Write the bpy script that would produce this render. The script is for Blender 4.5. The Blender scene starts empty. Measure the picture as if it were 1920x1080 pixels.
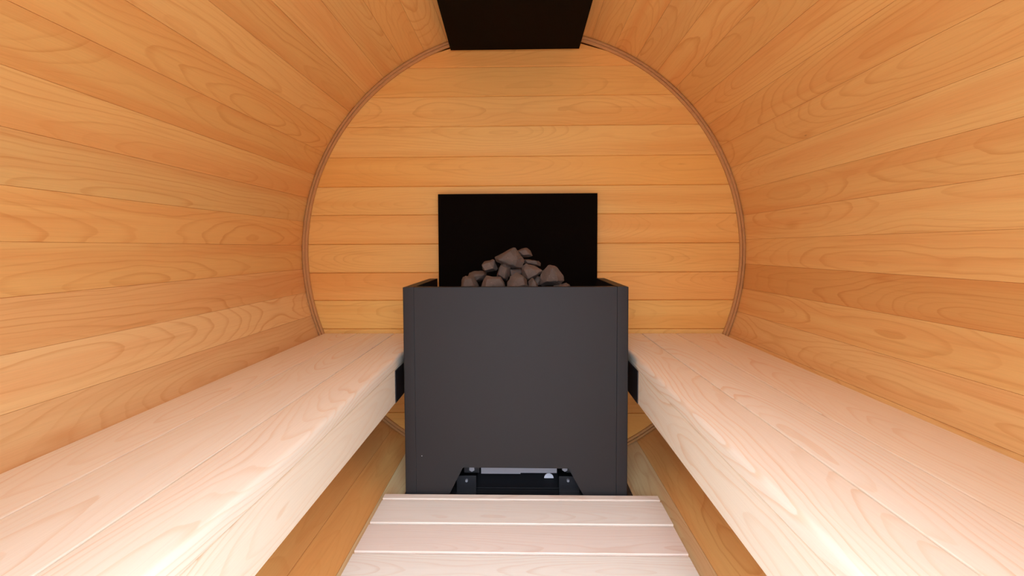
import bpy, bmesh, math, random
from mathutils import Vector, Matrix
random.seed(7)
sc = bpy.context.scene
COL = sc.collection
PI = math.pi

# ------------------------------------------------------------------ camera
F = 850.0                                # focal length in pixels of the 1920 px frame
EYE = Vector((0.0, 0.0, 0.802))
YAW = math.atan(18 / F); PITCH = math.atan(37 / F); ROLL = -0.0042
SHIFT = -38 / 1920
R3 = (Matrix.Rotation(YAW, 4, 'Z') @ Matrix.Rotation(PI / 2 - PITCH, 4, 'X') @ Matrix.Rotation(ROLL, 4, 'Z'))
cam_data = bpy.data.cameras.new('camera')
cam_data.sensor_width = 36; cam_data.lens = 36 * F / 1920; cam_data.shift_y = SHIFT
cam_data.clip_start = 0.02
cam = bpy.data.objects.new('camera', cam_data); COL.objects.link(cam)
cam.matrix_world = Matrix.Translation(EYE) @ R3
sc.camera = cam

def at(px, py, Y):
    """world point seen at photo pixel (px, py) lying in the plane y = Y"""
    v = Vector(((px - 960) / F, -(py - 540) / F + SHIFT * 1920 / F, -1.0))
    d = R3.to_3x3() @ v
    return EYE + d * (Y / d.y)

SKY = 3.25
# ------------------------------------------------------------------ sky, daylight, exposure
w = bpy.data.worlds.new('overcast_sky'); sc.world = w; w.use_nodes = True
nt = w.node_tree; bg = nt.nodes['Background']
# overcast sky: the zenith three times as bright as the horizon
_tc = nt.nodes.new('ShaderNodeTexCoord'); _sx = nt.nodes.new('ShaderNodeSeparateXYZ'); _mr = nt.nodes.new('ShaderNodeMapRange')
nt.links.new(_tc.outputs['Generated'], _sx.inputs[0]); nt.links.new(_sx.outputs['Z'], _mr.inputs[0])
for _i, _v in enumerate((0.0, 1.0, 1.0, 3.0)): _mr.inputs[_i + 1].default_value = _v
_mu = nt.nodes.new('ShaderNodeMath'); _mu.operation = 'MULTIPLY'; nt.links.new(_mr.outputs[0], _mu.inputs[0]); _mu.inputs[1].default_value = SKY
nt.links.new(_mu.outputs[0], bg.inputs['Strength'])
bg.inputs['Color'].default_value = (0.77, 0.92, 1.13, 1)
# very wide, soft sun behind the camera, added to brighten floor and benches
sl = bpy.data.lights.new('fill_sun', 'SUN'); sl.energy = 2.2; sl.angle = math.radians(45); sl.color = (1.0, 0.985, 0.96)
so = bpy.data.objects.new('fill_sun', sl); COL.objects.link(so)
so.matrix_basis = Vector((0.03, -math.cos(math.radians(38)), math.sin(math.radians(38)))).to_track_quat('Z', 'Y').to_matrix().to_4x4()
so.location = (0, -4, 4)
vs = sc.view_settings
vs.view_transform = 'Standard'; vs.look = 'None'; vs.gamma = 1; vs.use_curve_mapping = False
vs.exposure = 0.09
sc.cycles.max_bounces = 14; sc.cycles.diffuse_bounces = 10; sc.cycles.glossy_bounces = 4
sc.cycles.sample_clamp_indirect = 6
DOOR = (-0.42, 0.42, 0.0, 1.58); FRONT_Y = -0.16
pl = bpy.data.lights.new('door_portal', 'AREA'); pl.shape = 'RECTANGLE'
pl.size = DOOR[1] - DOOR[0]; pl.size_y = DOOR[3] - DOOR[2]; pl.cycles.is_portal = True
po = bpy.data.objects.new('door_portal', pl); COL.objects.link(po)
po.matrix_world = Matrix.Translation((0, FRONT_Y - 0.03, (DOOR[2] + DOOR[3]) / 2)) @ Matrix.Rotation(PI / 2, 4, 'X')

# ------------------------------------------------------------------ materials
class N:
    def __init__(s, name):
        s.m = bpy.data.materials.new(name); s.m.use_nodes = True
        s.t = s.m.node_tree; s.b = s.t.nodes['Principled BSDF']
    def n(s, typ, **kw):
        nd = s.t.nodes.new(typ)
        for k, v in kw.items(): setattr(nd, k, v)
        return nd
    def put(s, sock, v):
        if isinstance(v, bpy.types.NodeSocket): s.t.links.new(v, sock)
        elif v is not None: sock.default_value = v
    def math(s, op, a, b=None, c=None, clamp=False):
        nd = s.n('ShaderNodeMath', operation=op, use_clamp=clamp)
        for i, v in enumerate((a, b, c)): s.put(nd.inputs[i], v)
        return nd.outputs[0]
    def xyz(s, x, y, z):
        nd = s.n('ShaderNodeCombineXYZ')
        for i, v in enumerate((x, y, z)): s.put(nd.inputs[i], v)
        return nd.outputs[0]
    def noise(s, vec, scale=1.0, detail=2.0, rough=0.5):
        nd = s.n('ShaderNodeTexNoise'); s.put(nd.inputs['Vector'], vec)
        nd.inputs['Scale'].default_value = scale; nd.inputs['Detail'].default_value = detail
        nd.inputs['Roughness'].default_value = rough
        return nd.outputs['Fac']
    def ramp(s, v, a, b, lo=0.0, hi=1.0, smooth=True):
        nd = s.n('ShaderNodeMapRange', interpolation_type='SMOOTHSTEP' if smooth else 'LINEAR')
        s.put(nd.inputs[0], v)
        for i, q in enumerate((a, b, lo, hi)): s.put(nd.inputs[i + 1], q)
        return nd.outputs[0]
    def mix(s, f, a, b, blend='MIX'):
        nd = s.n('ShaderNodeMix', data_type='RGBA', blend_type=blend)
        s.put(nd.inputs[0], f)
        s.put(nd.inputs[6], a if isinstance(a, bpy.types.NodeSocket) else (*a, 1))
        s.put(nd.inputs[7], b if isinstance(b, bpy.types.NodeSocket) else (*b, 1))
        return nd.outputs[2]
    def bump(s, h, strength, dist):
        nd = s.n('ShaderNodeBump'); nd.inputs['Strength'].default_value = strength
        nd.inputs['Distance'].default_value = dist
        s.put(nd.inputs['Height'], h); s.t.links.new(nd.outputs[0], s.b.inputs['Normal'])

def wood(name, base, late, heart, line=0.6, heartamt=0.5, rough=0.5, vary=0.12, knots=True, pitch=0.0085, sharp=5.0, sal=0.0):
    """softwood board: local x runs along the grain, y across the board, z through it"""
    g = N(name)
    tc = g.n('ShaderNodeTexCoord').outputs['Object']
    sp = g.n('ShaderNodeSeparateXYZ'); g.put(sp.inputs[0], tc)
    X, Y, Z = sp.outputs
    rnd = g.n('ShaderNodeObjectInfo').outputs['Random']
    def wn(k):
        nd = g.n('ShaderNodeTexWhiteNoise', noise_dimensions='1D')
        g.put(nd.inputs['W'], g.math('MULTIPLY_ADD', rnd, 91.7, k)); s2 = g.n('ShaderNodeSeparateColor')
        g.put(s2.inputs[0], nd.outputs['Color']); return s2.outputs
    a, b, c = wn(1.3); d, e, f = wn(5.9)
    x = g.math('MULTIPLY_ADD', a, 40.0, X)
    sd = g.math('MULTIPLY', b, 30.0)
    y0 = g.math('MULTIPLY_ADD', c, 0.10, -0.05)
    slow = g.noise(g.xyz(g.math('MULTIPLY', x, 0.9), sd, 0.0), 1.0, 1.0)
    h = g.math('ADD', g.math('MULTIPLY', d, 0.05), g.math('MULTIPLY_ADD', slow, 0.30, -0.11))
    wob = g.noise(g.xyz(g.math('MULTIPLY', x, 2.6), g.math('MULTIPLY', Y, 9.0), sd), 1.0, 2.0)
    wob2 = g.noise(g.xyz(g.math('MULTIPLY', x, 12.0), g.math('MULTIPLY', Y, 40.0), sd), 1.0, 2.0)
    yy = g.math('SUBTRACT', Y, y0)
    hz = g.math('ADD', h, Z)
    r = g.math('SQRT', g.math('ADD', g.math('MULTIPLY', yy, yy), g.math('MULTIPLY', hz, hz)))
    r = g.math('ADD', r, g.math('MULTIPLY', wob, 0.034))
    r = g.math('ADD', r, g.math('MULTIPLY', wob2, 0.0032))
    t = g.math('DIVIDE', r, pitch)
    ring = g.math('FLOOR', t); fr = g.math('FRACT', t)
    wr = g.n('ShaderNodeTexWhiteNoise', noise_dimensions='2D'); g.put(wr.inputs['Vector'], g.xyz(ring, sd, 0.0))
    amp = g.math('MULTIPLY_ADD', wr.outputs['Value'], 0.75, 0.25)
    rise = g.ramp(fr, 0.25, 0.93); rise = g.math('POWER', rise, sharp)
    fall = g.ramp(fr, 1.0, 0.95)
    lines = g.math('MULTIPLY', g.math('MULTIPLY', rise, fall), amp)
    patch = g.noise(g.xyz(g.math('MULTIPLY', x, 1.6), g.math('MULTIPLY', Y, 12.0), sd), 1.0, 2.0)
    lines = g.math('MULTIPLY', lines, g.ramp(patch, 0.25, 0.6, 0.45, 1.0))
    fib = g.noise(g.xyz(g.math('MULTIPLY', x, 9.0), g.math('MULTIPLY', Y, 420.0), g.math('MULTIPLY', Z, 420.0)), 1.0, 2.0, 0.6)
    streak = g.noise(g.xyz(g.math('MULTIPLY', x, 0.9), g.math('MULTIPLY', Y, 26.0), sd), 1.0, 3.0, 0.55)
    ht = g.math('MULTIPLY', g.ramp(streak, 0.45, 0.78), g.math('MULTIPLY_ADD', e, 0.9, 0.1))
    col = g.mix(g.math('MULTIPLY', ht, heartamt), base, heart)
    col = g.mix(g.math('MULTIPLY', g.ramp(f, 0.55, 1.0), 0.45 * heartamt), col, heart)
    col = g.mix(g.math('MULTIPLY', lines, line), col, late)
    if sal:      # broad soft bands of salmon heartwood running along the board
        bd = g.noise(g.xyz(g.math('MULTIPLY', x, 0.5), g.math('MULTIPLY', Y, 13.0), g.math('ADD', sd, 7.0)), 1.0, 2.0, 0.5)
        col = g.mix(g.math('MULTIPLY', g.ramp(bd, 0.46, 0.66), sal), col, heart)
        hs_ = g.noise(g.xyz(g.math('MULTIPLY', x, 3.0), g.math('MULTIPLY', Y, 90.0), sd), 1.0, 3.0, 0.6)
        col = g.mix(g.math('MULTIPLY', g.ramp(hs_, 0.52, 0.8), 0.30), col, late)
    fv = g.math('MULTIPLY_ADD', fib, 0.16, 0.92)
    bv = g.math('MULTIPLY_ADD', a, vary, 1.0 - vary / 2)
    v = g.math('MULTIPLY', fv, bv)
    col = g.mix(1.0, col, g.xyz(v, v, v), 'MULTIPLY')
    if knots:
        vo = g.n('ShaderNodeTexVoronoi', feature='F1'); vo.inputs['Scale'].default_value = 1.0
        g.put(vo.inputs['Vector'], g.xyz(g.math('MULTIPLY', x, 2.2), g.math('MULTIPLY', Y, 7.0), sd))
        sc2 = g.n('ShaderNodeSeparateColor'); g.put(sc2.inputs[0], vo.outputs['Color'])
        k = g.math('MULTIPLY', g.ramp(vo.outputs['Distance'], 0.026, 0.010), g.math('GREATER_THAN', sc2.outputs[0], 0.55))
        col = g.mix(g.math('MULTIPLY', k, 0.85), col, (0.12, 0.045, 0.015))
        halo = g.math('MULTIPLY', g.ramp(vo.outputs['Distance'], 0.14, 0.0), g.math('GREATER_THAN', sc2.outputs[0], 0.55))
        col = g.mix(g.math('MULTIPLY', halo, 0.35), col, late)
    # each board's own tint (object colour)
    oc = g.n('ShaderNodeObjectInfo').outputs['Color']
    col = g.mix(1.0, col, oc, 'MULTIPLY')
    g.put(g.b.inputs['Base Color'], col)
    g.b.inputs['Roughness'].default_value = rough
    g.b.inputs['Specular IOR Level'].default_value = 0.35
    g.bump(fib, 0.15, 0.0006)
    return g.m

def dark_metal(name, col, rough, specks=False, spec=0.5):
    g = N(name)
    tc = g.n('ShaderNodeTexCoord').outputs['Object']
    gr = g.noise(tc, 900.0, 2.0); bl = g.noise(tc, 4.0, 3.0)
    c = g.mix(g.math('MULTIPLY', bl, 0.35), col, tuple(v * 0.6 for v in col))
    c = g.mix(g.math('MULTIPLY', gr, 0.3), c, tuple(v * 1.5 for v in col))
    if specks:
        vo = g.n('ShaderNodeTexVoronoi'); vo.inputs['Scale'].default_value = 13.0; g.put(vo.inputs['Vector'], tc)
        s2 = g.n('ShaderNodeSeparateColor'); g.put(s2.inputs[0], vo.outputs['Color'])
        k = g.math('MULTIPLY', g.math('LESS_THAN', vo.outputs['Distance'], 0.018), g.math('GREATER_THAN', s2.outputs[0], 0.8))
        c = g.mix(k, c, (0.6, 0.6, 0.6))
    g.put(g.b.inputs['Base Color'], c)
    g.b.inputs['Roughness'].default_value = rough; g.b.inputs['Specular IOR Level'].default_value = spec
    g.bump(gr, 0.25, 0.0004)
    return g.m

M = {}
M['stave'] = wood('stave_cedar', (0.87, 0.56, 0.205), (0.60, 0.20, 0.03), (0.80, 0.39, 0.125), line=0.43, heartamt=0.45, pitch=0.0105, sharp=7.0, sal=0.55)
M['end'] = wood('end_wall_cedar', (0.90, 0.55, 0.165), (0.60, 0.24, 0.04), (0.80, 0.38, 0.085), line=0.30, heartamt=0.5, sal=0.5, knots=False, vary=0.10)
M['trim'] = wood('bent_trim', (0.60, 0.33, 0.125), (0.4, 0.18, 0.06), (0.5, 0.24, 0.09), line=0.3, heartamt=0.5, knots=False)
M['bench'] = wood('bench_cypress', (0.925, 0.88, 0.755), (0.76, 0.47, 0.22), (0.90, 0.74, 0.55), line=0.45, heartamt=0.45, pitch=0.0085, knots=False, vary=0.06, sharp=4.0)
M['deck'] = wood('duckboard_cypress', (0.94, 0.90, 0.84), (0.74, 0.52, 0.40), (0.90, 0.78, 0.70), line=0.35, heartamt=0.6, knots=False, vary=0.06)
M['cabinet'] = dark_metal('satin_black_steel', (0.0185, 0.0170, 0.0185), 0.55, True, 0.33)
M['black'] = dark_metal('matt_black_board', (0.0038, 0.0022, 0.0014), 0.8, spec=0.04)
M['brown_black'] = dark_metal('matt_brown_black_board', (0.0085, 0.005, 0.0026), 0.8, spec=0.05)
M['enamel'] = dark_metal('gloss_black_steel', (0.016, 0.017, 0.021), 0.38)
M['zinc'] = dark_metal('galvanised_steel', (0.36, 0.37, 0.42), 0.5); M['zinc'].node_tree.nodes['Principled BSDF'].inputs['Metallic'].default_value = 0.5
M['light_block'] = dark_metal('light_block_sheet', (0.05, 0.05, 0.05), 0.9)  # for the added sheet that stops light leaking between staves
def stone_mat():
    g = N('dark_stone'); tc = g.n('ShaderNodeTexCoord').outputs['Object']
    rnd = g.n('ShaderNodeObjectInfo').outputs['Random']
    fine = g.noise(tc, 260.0, 3.0, 0.7); big = g.noise(tc, 28.0, 4.0)
    c = g.mix(big, (0.090, 0.066, 0.052), (0.185, 0.138, 0.112))
    c = g.mix(g.ramp(fine, 0.60, 0.78), c, (0.30, 0.24, 0.21))
    v = g.math('MULTIPLY_ADD', rnd, 0.35, 0.8); c = g.mix(1.0, c, g.xyz(v, v, v), 'MULTIPLY')
    g.put(g.b.inputs['Base Color'], c); g.b.inputs['Roughness'].default_value = 0.9
    h = g.math('ADD', g.math('MULTIPLY', fine, 0.35), big)
    g.bump(h, 0.8, 0.004); return g.m
M['stone'] = stone_mat()

# ------------------------------------------------------------------ helpers
def link(name, me, mat, parent=None, mw=None, tint=None):
    o = bpy.data.objects.new(name, me); COL.objects.link(o)
    if mat and not me.materials: me.materials.append(mat)
    if parent: o.parent = parent
    if mw is not None: o.matrix_basis = mw if not parent else parent_inv(parent) @ mw
    if tint: o.color = (*tint, 1)
    return o
def world_of(o):
    m = o.matrix_basis.copy(); p = o.parent
    while p: m = p.matrix_basis @ m; p = p.parent
    return m
def parent_inv(p): return world_of(p).inverted()
def tag(o, label=None, cat=None, group=None, kind=None):
    for k, v in (('label', label), ('category', cat), ('group', group), ('kind', kind)):
        if v: o[k] = v
    return o
def empty(name, loc, label=None, cat=None, group=None, kind=None):
    o = bpy.data.objects.new(name, None); COL.objects.link(o); o.location = loc
    o.empty_display_size = 0.05
    return tag(o, label, cat, group, kind)
def mesh_bm(name, bm):
    bmesh.ops.recalc_face_normals(bm, faces=bm.faces[:])
    me = bpy.data.meshes.new(name); bm.to_mesh(me); bm.free(); return me
def frame(o, x, z):
    """matrix with local x along x and local z along z"""
    x = Vector(x).normalized(); z = Vector(z).normalized(); y = z.cross(x)
    m = Matrix((x, y, z)).transposed().to_4x4(); m.translation = Vector(o); return m
def prism(name, profile, x0, x1, skew=None):
    """profile of (y, z) points swept along local x; skew(y) shifts the ends"""
    bm = bmesh.new(); L = []
    for k, x in enumerate((x0, x1)):
        L.append([bm.verts.new((x if not skew else skew(k, y), y, z)) for y, z in profile])
    n = len(profile)
    for i in range(n):
        bm.faces.new((L[0][i], L[0][(i + 1) % n], L[1][(i + 1) % n], L[1][i]))
    bm.faces.new(L[0]); bm.faces.new(L[1])
    return mesh_bm(name, bm)
def plank_profile(wd, th, b=0.0015, flare=0.0):
    """top face at z = 0, wd wide, th thick, chamfer b; flare widens the back (barrel staves)"""
    h = wd / 2
    return [(-h, -b), (-h + b, 0), (h - b, 0), (h, -b), (h + flare, -th), (-h - flare, -th)]
def round_profile(wd, th, r=0.006, nose=0.0, n=5):
    """top at z = 0; both top corners rounded r, the -y side rounded 'nose' top and 60% of it below"""
    h = wd / 2; rl = nose or r; rb = rl * 0.5; P = []
    for i in range(n + 1):
        a = PI - PI / 2 * i / n; P.append((-h + rl + rl * math.cos(a), -rl + rl * math.sin(a)))
    for i in range(n + 1):
        a = PI / 2 - PI / 2 * i / n; P.append((h - r + r * math.cos(a), -r + r * math.sin(a)))
    P.append((h, -th))
    for i in range(n + 1):
        a = -PI / 2 - PI / 2 * i / n; P.append((-h + rb + rb * math.cos(a), -th + rb + rb * math.sin(a)))
    return P
def box_bm(bm, x0, x1, y0, y1, z0, z1):
    v = [bm.verts.new((x, y, z)) for x in (x0, x1) for y in (y0, y1) for z in (z0, z1)]
    for f in ((0, 1, 3, 2), (4, 6, 7, 5), (0, 4, 5, 1), (2, 3, 7, 6), (0, 2, 6, 4), (1, 5, 7, 3)):
        bm.faces.new([v[i] for i in f])
def box(name, b, mat, parent=None, bevel=0.0, seg=2):
    """a bevelled box from world bounds (x0,x1,y0,y1,z0,z1)"""
    c = Vector(((b[0] + b[1]) / 2, (b[2] + b[3]) / 2, (b[4] + b[5]) / 2))
    bm = bmesh.new(); box_bm(bm, b[0] - c.x, b[1] - c.x, b[2] - c.y, b[3] - c.y, b[4] - c.z, b[5] - c.z)
    if bevel:
        bmesh.ops.bevel(bm, geom=bm.edges[:], offset=bevel, segments=seg, affect='EDGES', profile=0.5)
    return link(name, mesh_bm(name, bm), mat, parent, Matrix.Translation(c))
def smooth(o, ang=0.6):
    for p in o.data.polygons: p.use_smooth = True
    try: o.data.set_sharp_from_angle(angle=ang)
    except Exception: pass
    return o
def extrude_xz(name, pts, y0, y1, mat, parent=None, bevel=0.0):
    """outline of (x, z) world points given thickness in y"""
    c = Vector((sum(p[0] for p in pts) / len(pts), (y0 + y1) / 2, sum(p[1] for p in pts) / len(pts)))
    bm = bmesh.new()
    A = [bm.verts.new((x - c.x, y0 - c.y, z - c.z)) for x, z in pts]
    B = [bm.verts.new((x - c.x, y1 - c.y, z - c.z)) for x, z in pts]
    n = len(pts)
    bm.faces.new(A); bm.faces.new(B)
    for i in range(n): bm.faces.new((A[i], A[(i + 1) % n], B[(i + 1) % n], B[i]))
    bmesh.ops.recalc_face_normals(bm, faces=bm.faces[:])
    if bevel: bmesh.ops.bevel(bm, geom=bm.edges[:], offset=bevel, segments=2, affect='EDGES')
    return link(name, mesh_bm(name, bm), mat, parent, Matrix.Translation(c))

# ------------------------------------------------------------------ the barrel
R = 0.93; AXZ = 0.775; WALL_Y = 1.914; NST = 58
ST0, ST1 = -0.24, 1.99; SLEN = ST1 - ST0; SMID = (ST0 + ST1) / 2
STEP = 2 * PI / NST
def shell(name, a0, a1, kind='structure'):
    """unseen curved sheet added behind the staves of one side, blocks light leaks"""
    r0, r1 = R + 0.044, R + 0.050; n = max(4, int((a1 - a0) / math.radians(4)))
    bm = bmesh.new(); rows = []
    for i in range(n + 1):
        a = a0 + (a1 - a0) * i / n
        rows.append([bm.verts.new((r * math.cos(a), y, r * math.sin(a))) for r in (r0, r1) for y in (ST0, ST1)])
    for p, q in zip(rows, rows[1:]):
        bm.faces.new((p[0], q[0], q[1], p[1])); bm.faces.new((p[2], p[3], q[3], q[2]))
        bm.faces.new((p[0], p[2], q[2], q[0])); bm.faces.new((p[1], q[1], q[3], p[3]))
    bm.faces.new((rows[0][0], rows[0][1], rows[0][3], rows[0][2])); bm.faces.new((rows[-1][0], rows[-1][2], rows[-1][3], rows[-1][1]))
    return tag(link(name, mesh_bm(name, bm), M['light_block'], None, Matrix.Translation((0, 0, AXZ))), kind=kind)

D = math.radians
walls = {'wall_right': shell('wall_right', D(-60), D(60)), 'ceiling': shell('ceiling', D(60), D(120)),
         'wall_left': shell('wall_left', D(120), D(240)), 'floor': shell('floor', D(240), D(300))}
wd = 2 * R * math.tan(STEP / 2)
stave_me = prism('stave', plank_profile(wd - 0.0002, 0.042, 0.0007, 0.0018), -SLEN / 2, SLEN / 2)
# board tints read off the photo: a few redder or paler; those above the benches carry painted light
rs = random.Random(21)
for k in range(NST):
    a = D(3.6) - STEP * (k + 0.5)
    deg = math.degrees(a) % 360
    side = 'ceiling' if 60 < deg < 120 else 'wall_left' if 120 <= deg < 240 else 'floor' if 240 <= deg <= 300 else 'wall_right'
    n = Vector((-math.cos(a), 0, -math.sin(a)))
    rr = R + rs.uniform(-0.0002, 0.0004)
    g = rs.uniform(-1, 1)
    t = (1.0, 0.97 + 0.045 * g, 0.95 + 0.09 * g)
    if abs(deg - 357.4) < 6 and deg < 358: t = (0.93, 0.84, 0.76)      # reddish stave low on the right wall
    if 181 < deg < 192: t = (1.0, 1.0 + .02 * g, 1.12)                  # whiter light just above the benches, painted into the tint
    if 192 < deg < 212: t = (1.0, 1.08 + .02 * g, 1.38 + .08 * g)  # lower left staves: stronger painted light
    if 326 < deg < 346: t = (1.0, 1.05 + .02 * g, 1.18 + .08 * g)  # painted light low on the right wall
    if 145 < deg < 158: t = (0.97, 0.90, 0.82)
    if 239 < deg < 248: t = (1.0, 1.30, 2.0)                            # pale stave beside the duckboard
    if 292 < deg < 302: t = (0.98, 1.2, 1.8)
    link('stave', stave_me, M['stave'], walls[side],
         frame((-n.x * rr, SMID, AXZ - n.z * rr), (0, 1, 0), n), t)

# end wall: horizontal tongue and groove boards clipped to the circle
wb = empty('wall_back', (0, WALL_Y, AXZ), kind='structure')
bm = bmesh.new()
vs_ = [[bm.verts.new((0.966 * math.cos(2 * PI * i / 96), y, 0.966 * math.sin(2 * PI * i / 96))) for i in range(96)] for y in (0.040, 0.046)]
bm.faces.new(vs_[0]); bm.faces.new(vs_[1])
for i in range(96): bm.faces.new((vs_[0][i], vs_[0][(i + 1) % 96], vs_[1][(i + 1) % 96], vs_[1][i]))
link('backing', mesh_bm('backing', bm), M['end'], wb, Matrix.Translation((0, WALL_Y, AXZ)))
seams = [at(980, y, WALL_Y).z - AXZ for y in (125, 180, 236, 293, 348.5, 402, 457, 511, 563, 617)]
st = seams[-2] - seams[-1]
while seams[-1] - 0.121 > -0.90: seams.append(seams[-1] - 0.121)
seams = [0.924] + seams + [-0.924]
end_tints = [(1, .92, .85), (1, .98, .92), (1, 1, 1), (1, 1.03, 1.05), (1, .93, .78), (1, 1, .98), (1, .97, .95), (.98, .94, .9), (.97, .86, .80), (1, 1.0, .95), (1, 1, 1), (1, .95, .9)]
RB = 0.9245
for k, (z1, z0) in enumerate(zip(seams, seams[1:])):
    zc = (z0 + z1) / 2; h = (z1 - z0) / 2 - 0.0004; c = 0.003; nn = 40 if k in (0, len(seams) - 2) else 10
    prof = [(-h, -0.0035), (-h + c * 1.2, 0)] + [(-h + c + (2 * h - 2 * c) * i / nn, 0) for i in range(1, nn)] + [(h - c * 0.5, 0), (h, -0.002)]
    back = [(h - 2 * h * i / nn, -0.038) for i in range(0, nn + 1)]
    prof = prof + back
    def sk(kk, y, zc=zc): return (-1 if kk == 0 else 1) * math.sqrt(max(1e-6, RB * RB - (y + zc) ** 2))
    me = prism('board', prof, 0, 0, sk)
    # local x -> world x, local y -> world z, local z -> world -y
    link('board', me, M['end'], wb, frame((0, WALL_Y, AXZ + zc), (1, 0, 0), (0, -1, 0)), end_tints[k % len(end_tints)])

# bent ring trim that covers the joint between staves and end wall (two laminations)
def ring(name, r_in, r_out, y0, y1, parent=None):
    bm = bmesh.new(); n = 160; rows = []
    for i in range(n):
        a = 2 * PI * i / n; wv = 0.0006 * math.sin(7 * a + r_in * 50)
        rows.append([bm.verts.new((r * math.cos(a), y, r * math.sin(a))) for r, y in
                     ((r_in + wv, y1), (r_in + wv, y0 + .002), (r_in + .002 + wv, y0), (r_out - .0015, y0), (r_out, y0 + .0015), (r_out, y1))])
    for i in range(n):
        p, q = rows[i], rows[(i + 1) % n]
        for j in range(6): bm.faces.new((p[j], p[(j + 1) % 6], q[(j + 1) % 6], q[j]))
    o = link(name, mesh_bm(name, bm), M['trim'], parent, Matrix.Translation((0, 0, AXZ)))
    return smooth(o, 0.5)
tr = ring('trim_1', 0.9085, 0.9185, WALL_Y - 0.010, WALL_Y - 0.0005); tag(tr, kind='structure')
ring('strip', 0.9188, 0.9288, WALL_Y - 0.014, WALL_Y - 0.0005, tr)

# front wall with the open doorway the daylight comes through (behind the camera)
wf = empty('wall_front', (0, FRONT_Y, AXZ), kind='structure')
def wall_piece(name, x0, x1, top=None):
    pts = []
    n = 24
    if top is None:
        for i in range(n + 1):
            x = x0 + (x1 - x0) * i / n; pts.append((x, AXZ + math.sqrt(max(0, .925 ** 2 - x * x))))
        for i in range(n + 1):
            x = x1 + (x0 - x1) * i / n; pts.append((x, AXZ - math.sqrt(max(0, .925 ** 2 - x * x)) - 1e-4))
    else:
        for i in range(n + 1):
            x = x0 + (x1 - x0) * i / n
            pts.append((x, AXZ + (1 if top else -1) * math.sqrt(.925 ** 2 - x * x)))
        pts += [(x1, DOOR[3] if top else DOOR[2] - .03), (x0, DOOR[3] if top else DOOR[2] - .03)]
    return extrude_xz(name, pts, FRONT_Y - .04, FRONT_Y, M['end'], wf)
wall_piece('panel', -.9249, DOOR[0]); wall_piece('panel', DOOR[1], .9249)
wall_piece('panel', DOOR[0], DOOR[1], True); wall_piece('panel', DOOR[0], DOOR[1], False)

# terrace outside
g = N('pale_terrace'); tcn = g.n('ShaderNodeTexCoord').outputs['Object']
g.put(g.b.inputs['Base Color'], g.mix(g.noise(tcn, 3.0, 4.0), (0.24, 0.235, 0.22), (0.32, 0.31, 0.30))); g.b.inputs['Roughness'].default_value = 0.9
bm = bmesh.new(); box_bm(bm, -8, 8, -9, 4, -0.1, 0)
tag(link('ground', mesh_bm('ground', bm), g.m, None, Matrix.Translation((0, 0, AXZ - R - 0.056))), kind='structure')

# ------------------------------------------------------------------ benches
BY0, BY1 = -0.14, WALL_Y - 0.016
BTOP = EYE.z - 0.36
def bench(side, front, seam1, seam2, back, label):
    s = side
    t = empty('bench', (s * (abs(front) + abs(back)) / 2, (BY0 + BY1) / 2, BTOP), label, 'bench', 'benches along the two sides')
    L = BY1 - BY0; my = (BY0 + BY1) / 2
    # local +y must point from the aisle to the wall: x axis = world +y or -y
    xdir = (0, -1, 0) if s > 0 else (0, 1, 0)      # y = z cross x
    spans = [(front, seam1, 0.034, 0.011), (seam1, seam2, 0.026, 0), (seam2, back, 0.026, 0)]
    tints = {1: [(1, 1, 1), (1, .985, .97), (1, .93, .85)], -1: [(1, 1, 1), (1, 1.0, .99), (1, .955, .90)]}[s]
    for i, (p, q, th, nose) in enumerate(spans):
        wv = abs(q - p) - 0.0032
        me = prism('board', round_profile(wv, th, 0.0022 if i < 2 else 0.006, nose or 0.0022), -L / 2, L / 2)
        smooth(link('board', me, M['bench'], t, frame((s * (p + q) / 2, my, BTOP), xdir, (0, 0, 1)), tints[i]), 0.7)
    # fascia: face towards the aisle, width vertical
    fh = 0.112; zt = BTOP - 0.034; fx = front + 0.004
    me = prism('fascia', round_profile(fh, 0.022, 0.003, 0.003), -L / 2, L / 2)
    smooth(link('fascia', me, M['bench'], t, frame((s * fx, my, zt - fh / 2 - 0.0006), (0, 1, 0), (-s, 0, 0)), (1, .99, .96)), 0.7)
    # black heat guard on the fascia beside the heater
    gp = box('guard_plate', (min(s * fx, s * (fx - .003)), max(s * fx, s * (fx - .003)), 1.452, BY1 - .004, zt - fh + .002, zt - .004), M['enamel'], t)
    gp['label'] = 'thin black guard plate on the bench front beside the heater'
    # cross bearers under the boards, cut to the barrel
    for y in (-0.08, 0.75, 1.72):
        x0, z0 = fx + .024, BTOP - 0.027
        xe0 = math.sqrt((R - .004) ** 2 - (z0 - AXZ) ** 2); zb = BTOP - 0.10
        xe1 = math.sqrt((R - .004) ** 2 - (zb - AXZ) ** 2)
        pts = [(s * x0, zt - .002), (s * (x0 + .02), zt - .002), (s * (x0 + .02), z0 - .0), (s * xe0, z0), (s * xe1, zb), (s * x0, zb)]
        pts = [(s * x0, zb), (s * x0, BTOP - .035), (s * (seam1 + .002), BTOP - .035), (s * (seam1 + .002), z0), (s * xe0, z0), (s * xe1, zb)]
        extrude_xz('bearer', pts, y - .02, y + .02, M['bench'], t)
    return t
bench(-1, 0.410, 0.541, 0.700, 0.846, 'pale wooden sauna bench along the left wall, rounded front edge and deep fascia')
bench(1, 0.371, 0.502, 0.645, 0.838, 'pale wooden sauna bench along the right wall, rounded front edge and deep fascia')

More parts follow.
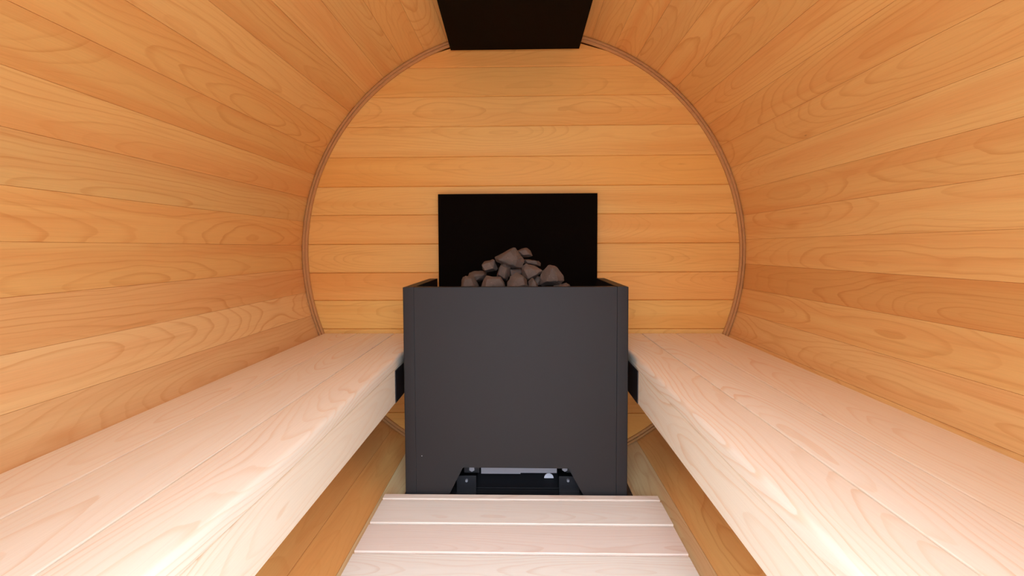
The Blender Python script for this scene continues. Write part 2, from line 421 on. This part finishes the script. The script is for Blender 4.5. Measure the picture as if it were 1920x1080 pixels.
# ------------------------------------------------------------------ duckboard
dk = empty('duckboard', (-0.01, 0.6, -0.03), 'pale wooden duckboard of crosswise slats on the floor in front of the heater', 'duckboard')
tb = 0.024; y1 = 1.441; first = True
ends = [(-.449, .437), (-.4475, .437), (-.447, .434), (-.4465, .432)]
rd = random.Random(4); i = 0
while y1 > -0.03:
    ww = 0.0255 if i == 0 else 0.1165
    y0 = y1 - ww
    ex = ends[i] if i < 4 else (-.447 + rd.uniform(-.002, .002), .434 + rd.uniform(-.002, .002))
    me = prism('slat', round_profile(ww, tb, 0.0012, 0.0012, 2), -(ex[1] - ex[0]) / 2, (ex[1] - ex[0]) / 2)
    tn = [(1, .96, .92), (1, 1, .98), (1, .96, .94), (1, 1.02, 1.0)][i % 4]
    link('slat', me, M['deck'], dk, frame(((ex[0] + ex[1]) / 2, (y0 + y1) / 2, 0), (1, 0, 0), (0, 0, 1)), tn)
    y1 = y0 - 0.0105; i += 1
for x in (-.30, 0.28):
    zb = AXZ - math.sqrt((R - .001) ** 2 - .32 ** 2)
    box('bearer', (x - .02, x + .02, y1 + .03, 1.436, zb + .001, -tb), M['deck'], dk, 0.001, 1)

# ------------------------------------------------------------------ heater
HX0, HX1 = at(757, 700, 1.452).x, at(1178, 700, 1.452).x
HY0, HY1 = 1.452, 1.868
HT = at(967, 538, HY0).z; HB = -0.035
tray = empty('floor_plate', (0, 1.66, HB - .012), 'flat black metal floor plate under the heater, edges showing either side', 'floor plate')
box('sheet', (-.402, .374, 1.446, 1.885, HB - .004, HB), M['enamel'], tray, .001, 1)
for x in (-.398, .37):
    box('lip', (x - .002, x + .002, 1.447, 1.884, HB - .022, HB - .0035), M['enamel'], tray)
ht = empty('sauna_heater', ((HX0 + HX1) / 2, (HY0 + HY1) / 2, HB), 'large square black sauna heater cabinet with stones on top, at the end wall', 'heater')
T = 0.036
for x0, x1 in ((HX0, HX0 + T), (HX1 - T, HX1)):
    outer = -1 if x0 == HX0 else 1
    c_ = Vector(((x0 + x1) / 2, (HY0 + HY1) / 2, (HB + .001 + HT) / 2)); bm = bmesh.new()
    box_bm(bm, x0 - c_.x, x1 - c_.x, HY0 - c_.y, HY1 - c_.y, HB + .001 - c_.z, HT - c_.z)
    es = [e for e in bm.edges if all(v.co.x * outer > 0 for v in e.verts)]
    bmesh.ops.bevel(bm, geom=es, offset=0.004, segments=3, affect='EDGES', profile=0.5)
    smooth(link('side_panel', mesh_bm('side_panel', bm), M['cabinet'], ht, Matrix.Translation(c_)))
def zx(px, py): p = at(px, py, HY0); return (p.x, p.z)
ta, tb2 = zx(868, 877), zx(1066, 879); ba, bb = zx(838, 936), zx(1101, 942)
def ext(p, q, z): k = (z - p[1]) / (q[1] - p[1]); return (p[0] + (q[0] - p[0]) * k, z)
ba, bb = ext(ta, ba, HB + .001), ext(tb2, bb, HB + .001)
zt_ = HT - 0.0006; xa, xb = HX0 + T + .0002, HX1 - T - .0007
extrude_xz('front_panel', [(xa, HB + .001), ba, ta, tb2, bb, (xb, HB + .001), (xb, zt_), (xa, zt_)], HY0 + .0004, HY0 + .030, M['cabinet'], ht, 0.0012)
box('back_panel', (xa, xb, HY1 - .012, HY1, HB + .05, HT - .06), M['black'], ht, .001, 1)
# stove body inside the cabinet, its legs, brackets and lower plates seen through the cut-out
SB = (-.215, .185, 1.56, 1.80)
body = box('stove_body', (SB[0], SB[1], SB[2], SB[3], .058, .60), M['enamel'], ht, .004)
box('stone_tray', (-.25, .20, 1.535, 1.84, .6005, .634), M['black'], ht, .003)
def px_box(name, x0, y0, x1, y1, Y, dy, mat, parent, bevel=.0006):
    a, b = at(x0, y0, Y), at(x1, y1, Y)
    return box(name, (a.x, b.x, Y, Y + dy, b.z, a.z), mat, parent, bevel, 1)
st1 = px_box('galvanised_strip', 902, 868, 976, 888.5, 1.545, .0015, M['zinc'], ht, 0); st1['label'] = 'bare galvanised steel strip in the base opening'
st2 = px_box('galvanised_strip', 972, 868, 1044, 887, 1.5438, .0012, M['zinc'], ht, 0); st2['label'] = 'bare galvanised steel strip in the base opening'
def bolt(px, py, Y, r, parent, mat='zinc'):
    c = at(px, py, Y); bm = bmesh.new()
    bmesh.ops.create_cone(bm, cap_ends=True, segments=6, radius1=r, radius2=r * .8, depth=.006)
    o = link('bolt', mesh_bm('bolt', bm), M[mat], parent, Matrix.Translation((c.x, c.y - .003, c.z)) @ Matrix.Rotation(PI / 2, 4, 'X'))
    return o
for x0, x1, bx in ((856, 893, 875), (1048, 1087, 1065)):
    p0, p1 = at(x0, 890, 1.515), at(x1, 890, 1.515)
    leg = box('leg', (p0.x, p1.x, 1.515, 1.519, HB + .001, .0235), M['enamel'], ht, .0008, 1)
    leg2 = box('foot', (p0.x, p1.x, 1.4995, 1.5155, HB + .0006, HB + .004), M['enamel'], leg, .0005, 1)
    bolt(bx, 900.5, 1.515, .0055, leg)
    br = px_box('bracket', x0 + 14, 862, x1 + (6 if x0 < 900 else -14), 886.5, 1.5375, .003, M['enamel'], ht)
    bolt(bx + 10 if x0 < 900 else bx - 6, 878, 1.5375, .012, br)
# curved deflector sheet low between the legs
bm = bmesh.new(); prv = None; x0, x1 = at(893, 900, 1.56).x, at(1048, 900, 1.56).x
xc = (x0 + x1) / 2
for i in range(13):
    t = i / 12; y = -.06 + .17 * t; z = -.030 + .075 * t ** 2.2
    row = [bm.verts.new((x, y, z + o_)) for x in (x0 - xc, x1 - xc) for o_ in (0, -.002)]
    if prv:
        bm.faces.new((prv[0], prv[2], row[2], row[0])); bm.faces.new((prv[1], row[1], row[3], prv[3]))
        bm.faces.new((prv[0], row[0], row[1], prv[1])); bm.faces.new((prv[2], prv[3], row[3], row[2]))
    else: bm.faces.new(row[:2] + [row[3], row[2]])
    prv = row
bm.faces.new((prv[0], prv[1], prv[3], prv[2]))
smooth(link('deflector', mesh_bm('deflector', bm), M['enamel'], ht, Matrix.Translation((xc, 1.60, .0))))
c = at(1029, 897, 1.60); bm = bmesh.new()
bmesh.ops.create_cone(bm, cap_ends=True, segments=28, radius1=.0185, radius2=.017, depth=.012)
smooth(link('cable_gland', mesh_bm('cable_gland', bm), M['zinc'], ht, Matrix.Translation(c) @ Matrix.Rotation(PI / 2 - .5, 4, 'X')))

# wall shield behind the heater
a, b = at(821.5, 364, 1.882), at(1120, 364, 1.882)
hs = box('wall_heat_shield', (a.x, b.x, 1.876, 1.888, 0.30, at(970, 363, 1.876).z), M['black'], None, .0012, 1)
tag(hs, 'plain black rectangular heat shield standing against the end wall behind the heater stones', 'heat shield')
for sx in (a.x + .06, b.x - .06):
    for z in (.40, .95):
        bm = bmesh.new(); bmesh.ops.create_cone(bm, cap_ends=True, segments=16, radius1=.01, radius2=.01, depth=WALL_Y - 1.888)
        link('spacer', mesh_bm('spacer', bm), M['black'], hs, Matrix.Translation((sx, (WALL_Y + 1.888) / 2, z)) @ Matrix.Rotation(PI / 2, 4, 'X'))

# shield under the ceiling
zc = at(965, 93, 1.896).z
xl, xr = at(845, 93, 1.896).x, at(1086, 90, 1.896).x
bm = bmesh.new(); Y0, Y1 = 1.12, 1.896
pts = [(xl, Y1), (xr, Y1), (xr - .002, Y0), (xl + .028, Y0)]
cc = Vector(((xl + xr) / 2, (Y0 + Y1) / 2, zc))
A = [bm.verts.new((x - cc.x, y - cc.y, 0)) for x, y in pts]; B = [bm.verts.new((x - cc.x, y - cc.y, .010)) for x, y in pts]
bm.faces.new(A); bm.faces.new(B)
for i in range(4): bm.faces.new((A[i], A[(i + 1) % 4], B[(i + 1) % 4], B[i]))
bmesh.ops.recalc_face_normals(bm, faces=bm.faces[:]); bmesh.ops.bevel(bm, geom=bm.edges[:], offset=.001, segments=1, affect='EDGES')
cs = link('ceiling_heat_shield', mesh_bm('ceiling_heat_shield', bm), M['brown_black'], None, Matrix.Translation(cc))
tag(cs, 'flat black heat shield fixed under the curved ceiling above the heater', 'heat shield')
for sx in (xl + .07, xr - .05):
    for y in (1.22, 1.80):
        top = AXZ + math.sqrt(R * R - sx * sx) - .001
        bm = bmesh.new(); bmesh.ops.create_cone(bm, cap_ends=True, segments=16, radius1=.01, radius2=.01, depth=top - zc - .010)
        link('spacer', mesh_bm('spacer', bm), M['black'], cs, Matrix.Translation((sx, y, (top + zc + .010) / 2)))

# ------------------------------------------------------------------ stones
# (silhouette in a close-up of the photo, distance, label)
ST = [
 ([(645,320),(660,300),(905,172),(935,180),(1045,330),(1060,380),(1020,465),(900,470),(720,400),(665,370)], 1.640, 'largest block-shaped grey stone, at the very top of the heater pile'),
 ([(940,235),(1020,188),(1095,180),(1140,215),(1178,295),(1150,308),(1040,312),(960,290)], 1.705, 'brownish wedge of stone sticking out right behind the topmost block'),
 ([(472,405),(500,375),(620,345),(650,350),(690,470),(670,500),(520,527),(485,480)], 1.655, 'squarish tilted stone overhanging the left slope of the pile'),
 ([(265,580),(290,530),(370,502),(480,497),(540,530),(530,610),(400,660),(300,650)], 1.690, 'brown rounded stone low on the left, behind the leftmost one'),
 ([(172,800),(185,620),(205,585),(240,572),(370,580),(395,640),(430,710),(430,800)], 1.620, 'leftmost stone of the pile at the heater rim'),
 ([(455,800),(462,700),(500,600),(530,568),(740,590),(775,640),(800,700),(790,800)], 1.590, 'wide low stone at the rim, second from the left'),
 ([(670,580),(700,470),(740,400),(800,395),(870,450),(860,560),(820,640),(720,620)], 1.640, 'dark stone directly beneath the topmost block'),
 ([(800,800),(820,650),(870,570),(940,520),(1030,560),(1090,640),(1110,720),(1100,800)], 1.580, 'dark pyramid-shaped stone at the middle of the rim'),
 ([(1108,800),(1112,650),(1160,598),(1190,610),(1215,660),(1250,705),(1245,800)], 1.575, 'smallest upright pointed stone at the rim, right of the middle'),
 ([(1010,450),(1080,400),(1180,420),(1310,490),(1290,540),(1180,620),(1110,640),(1030,580)], 1.640, 'smooth rounded stone halfway up the right slope of the pile'),
 ([(1030,345),(1120,340),(1260,365),(1285,400),(1280,440),(1200,425),(1050,410)], 1.690, 'thin flat stone lying on the right slope below the top wedge'),
 ([(1265,690),(1270,590),(1300,510),(1380,418),(1420,415),(1500,440),(1600,560),(1615,640),(1560,690),(1400,712),(1290,716)], 1.620, 'large faceted reddish-grey stone at the right end of the pile'),
 ([(1450,800),(1460,705),(1560,680),(1640,665),(1685,690),(1700,720),(1695,800)], 1.615, 'flat sliver of stone beneath the large right-hand stone'),
 ([(1170,640),(1230,560),(1290,580),(1300,700),(1190,700)], 1.665, 'shadowed grey stone in the gap left of the large right-hand stone'),
 ([(820,470),(1040,460),(1060,560),(1000,620),(860,600)], 1.670, 'half-hidden stone in the core of the pile between its neighbours'),
]
def stone(poly, Y, label, seed):
    r = random.Random(seed)
    pts = [at(840 + u / 7.385, 440 + v / 7.385, Y) for u, v in poly]
    c = sum(pts, Vector()) / len(pts)
    w_ = max(p.x for p in pts) - min(p.x for p in pts); h_ = max(p.z for p in pts) - min(p.z for p in pts)
    th = min(.055, .5 * (w_ + h_)) * .5 + .006
    bm = bmesh.new()
    for p in pts:
        q = p - c
        bm.verts.new((q.x, r.uniform(-.2, .3) * th, q.z))
    for sgn in (-1, 1):
        ox, oz = r.uniform(-.12, .12) * w_, r.uniform(-.1, .15) * h_
        for p in pts[::2] if sgn < 0 else pts[1::2]:
            q = p - c; k = r.uniform(.45, .78)
            bm.verts.new((q.x * k + ox, sgn * th * r.uniform(.75, 1.05), q.z * k + oz))
    res = bmesh.ops.convex_hull(bm, input=bm.verts[:])
    bmesh.ops.delete(bm, geom=[v for v in bm.verts if not v.link_faces], context='VERTS')
    bmesh.ops.dissolve_limit(bm, angle_limit=.16, verts=bm.verts[:], edges=bm.edges[:])
    bmesh.ops.bevel(bm, geom=bm.edges[:], offset=min(w_, h_) * .026, segments=1, affect='EDGES', clamp_overlap=True)
    bmesh.ops.triangulate(bm, faces=bm.faces[:])
    bmesh.ops.subdivide_edges(bm, edges=[e for e in bm.edges if e.calc_length() > .010], cuts=2, use_grid_fill=True)
    bmesh.ops.triangulate(bm, faces=bm.faces[:])
    from mathutils import noise
    bm.normal_update()
    for v in bm.verts:
        n_ = noise.noise((v.co + Vector((seed, 0, 0))) * 70) * .0026 + noise.noise((v.co + Vector((0, seed, 0))) * 210) * .0012
        v.co += v.normal * n_
    o = link('stone', mesh_bm('stone', bm), M['stone'], None, Matrix.Translation(c))
    smooth(o, .38)
    tag(o, label, 'stone', 'stones piled on the heater')
for i, (poly, Y, lab) in enumerate(ST): stone(poly, Y, lab, 11 + i * 3)
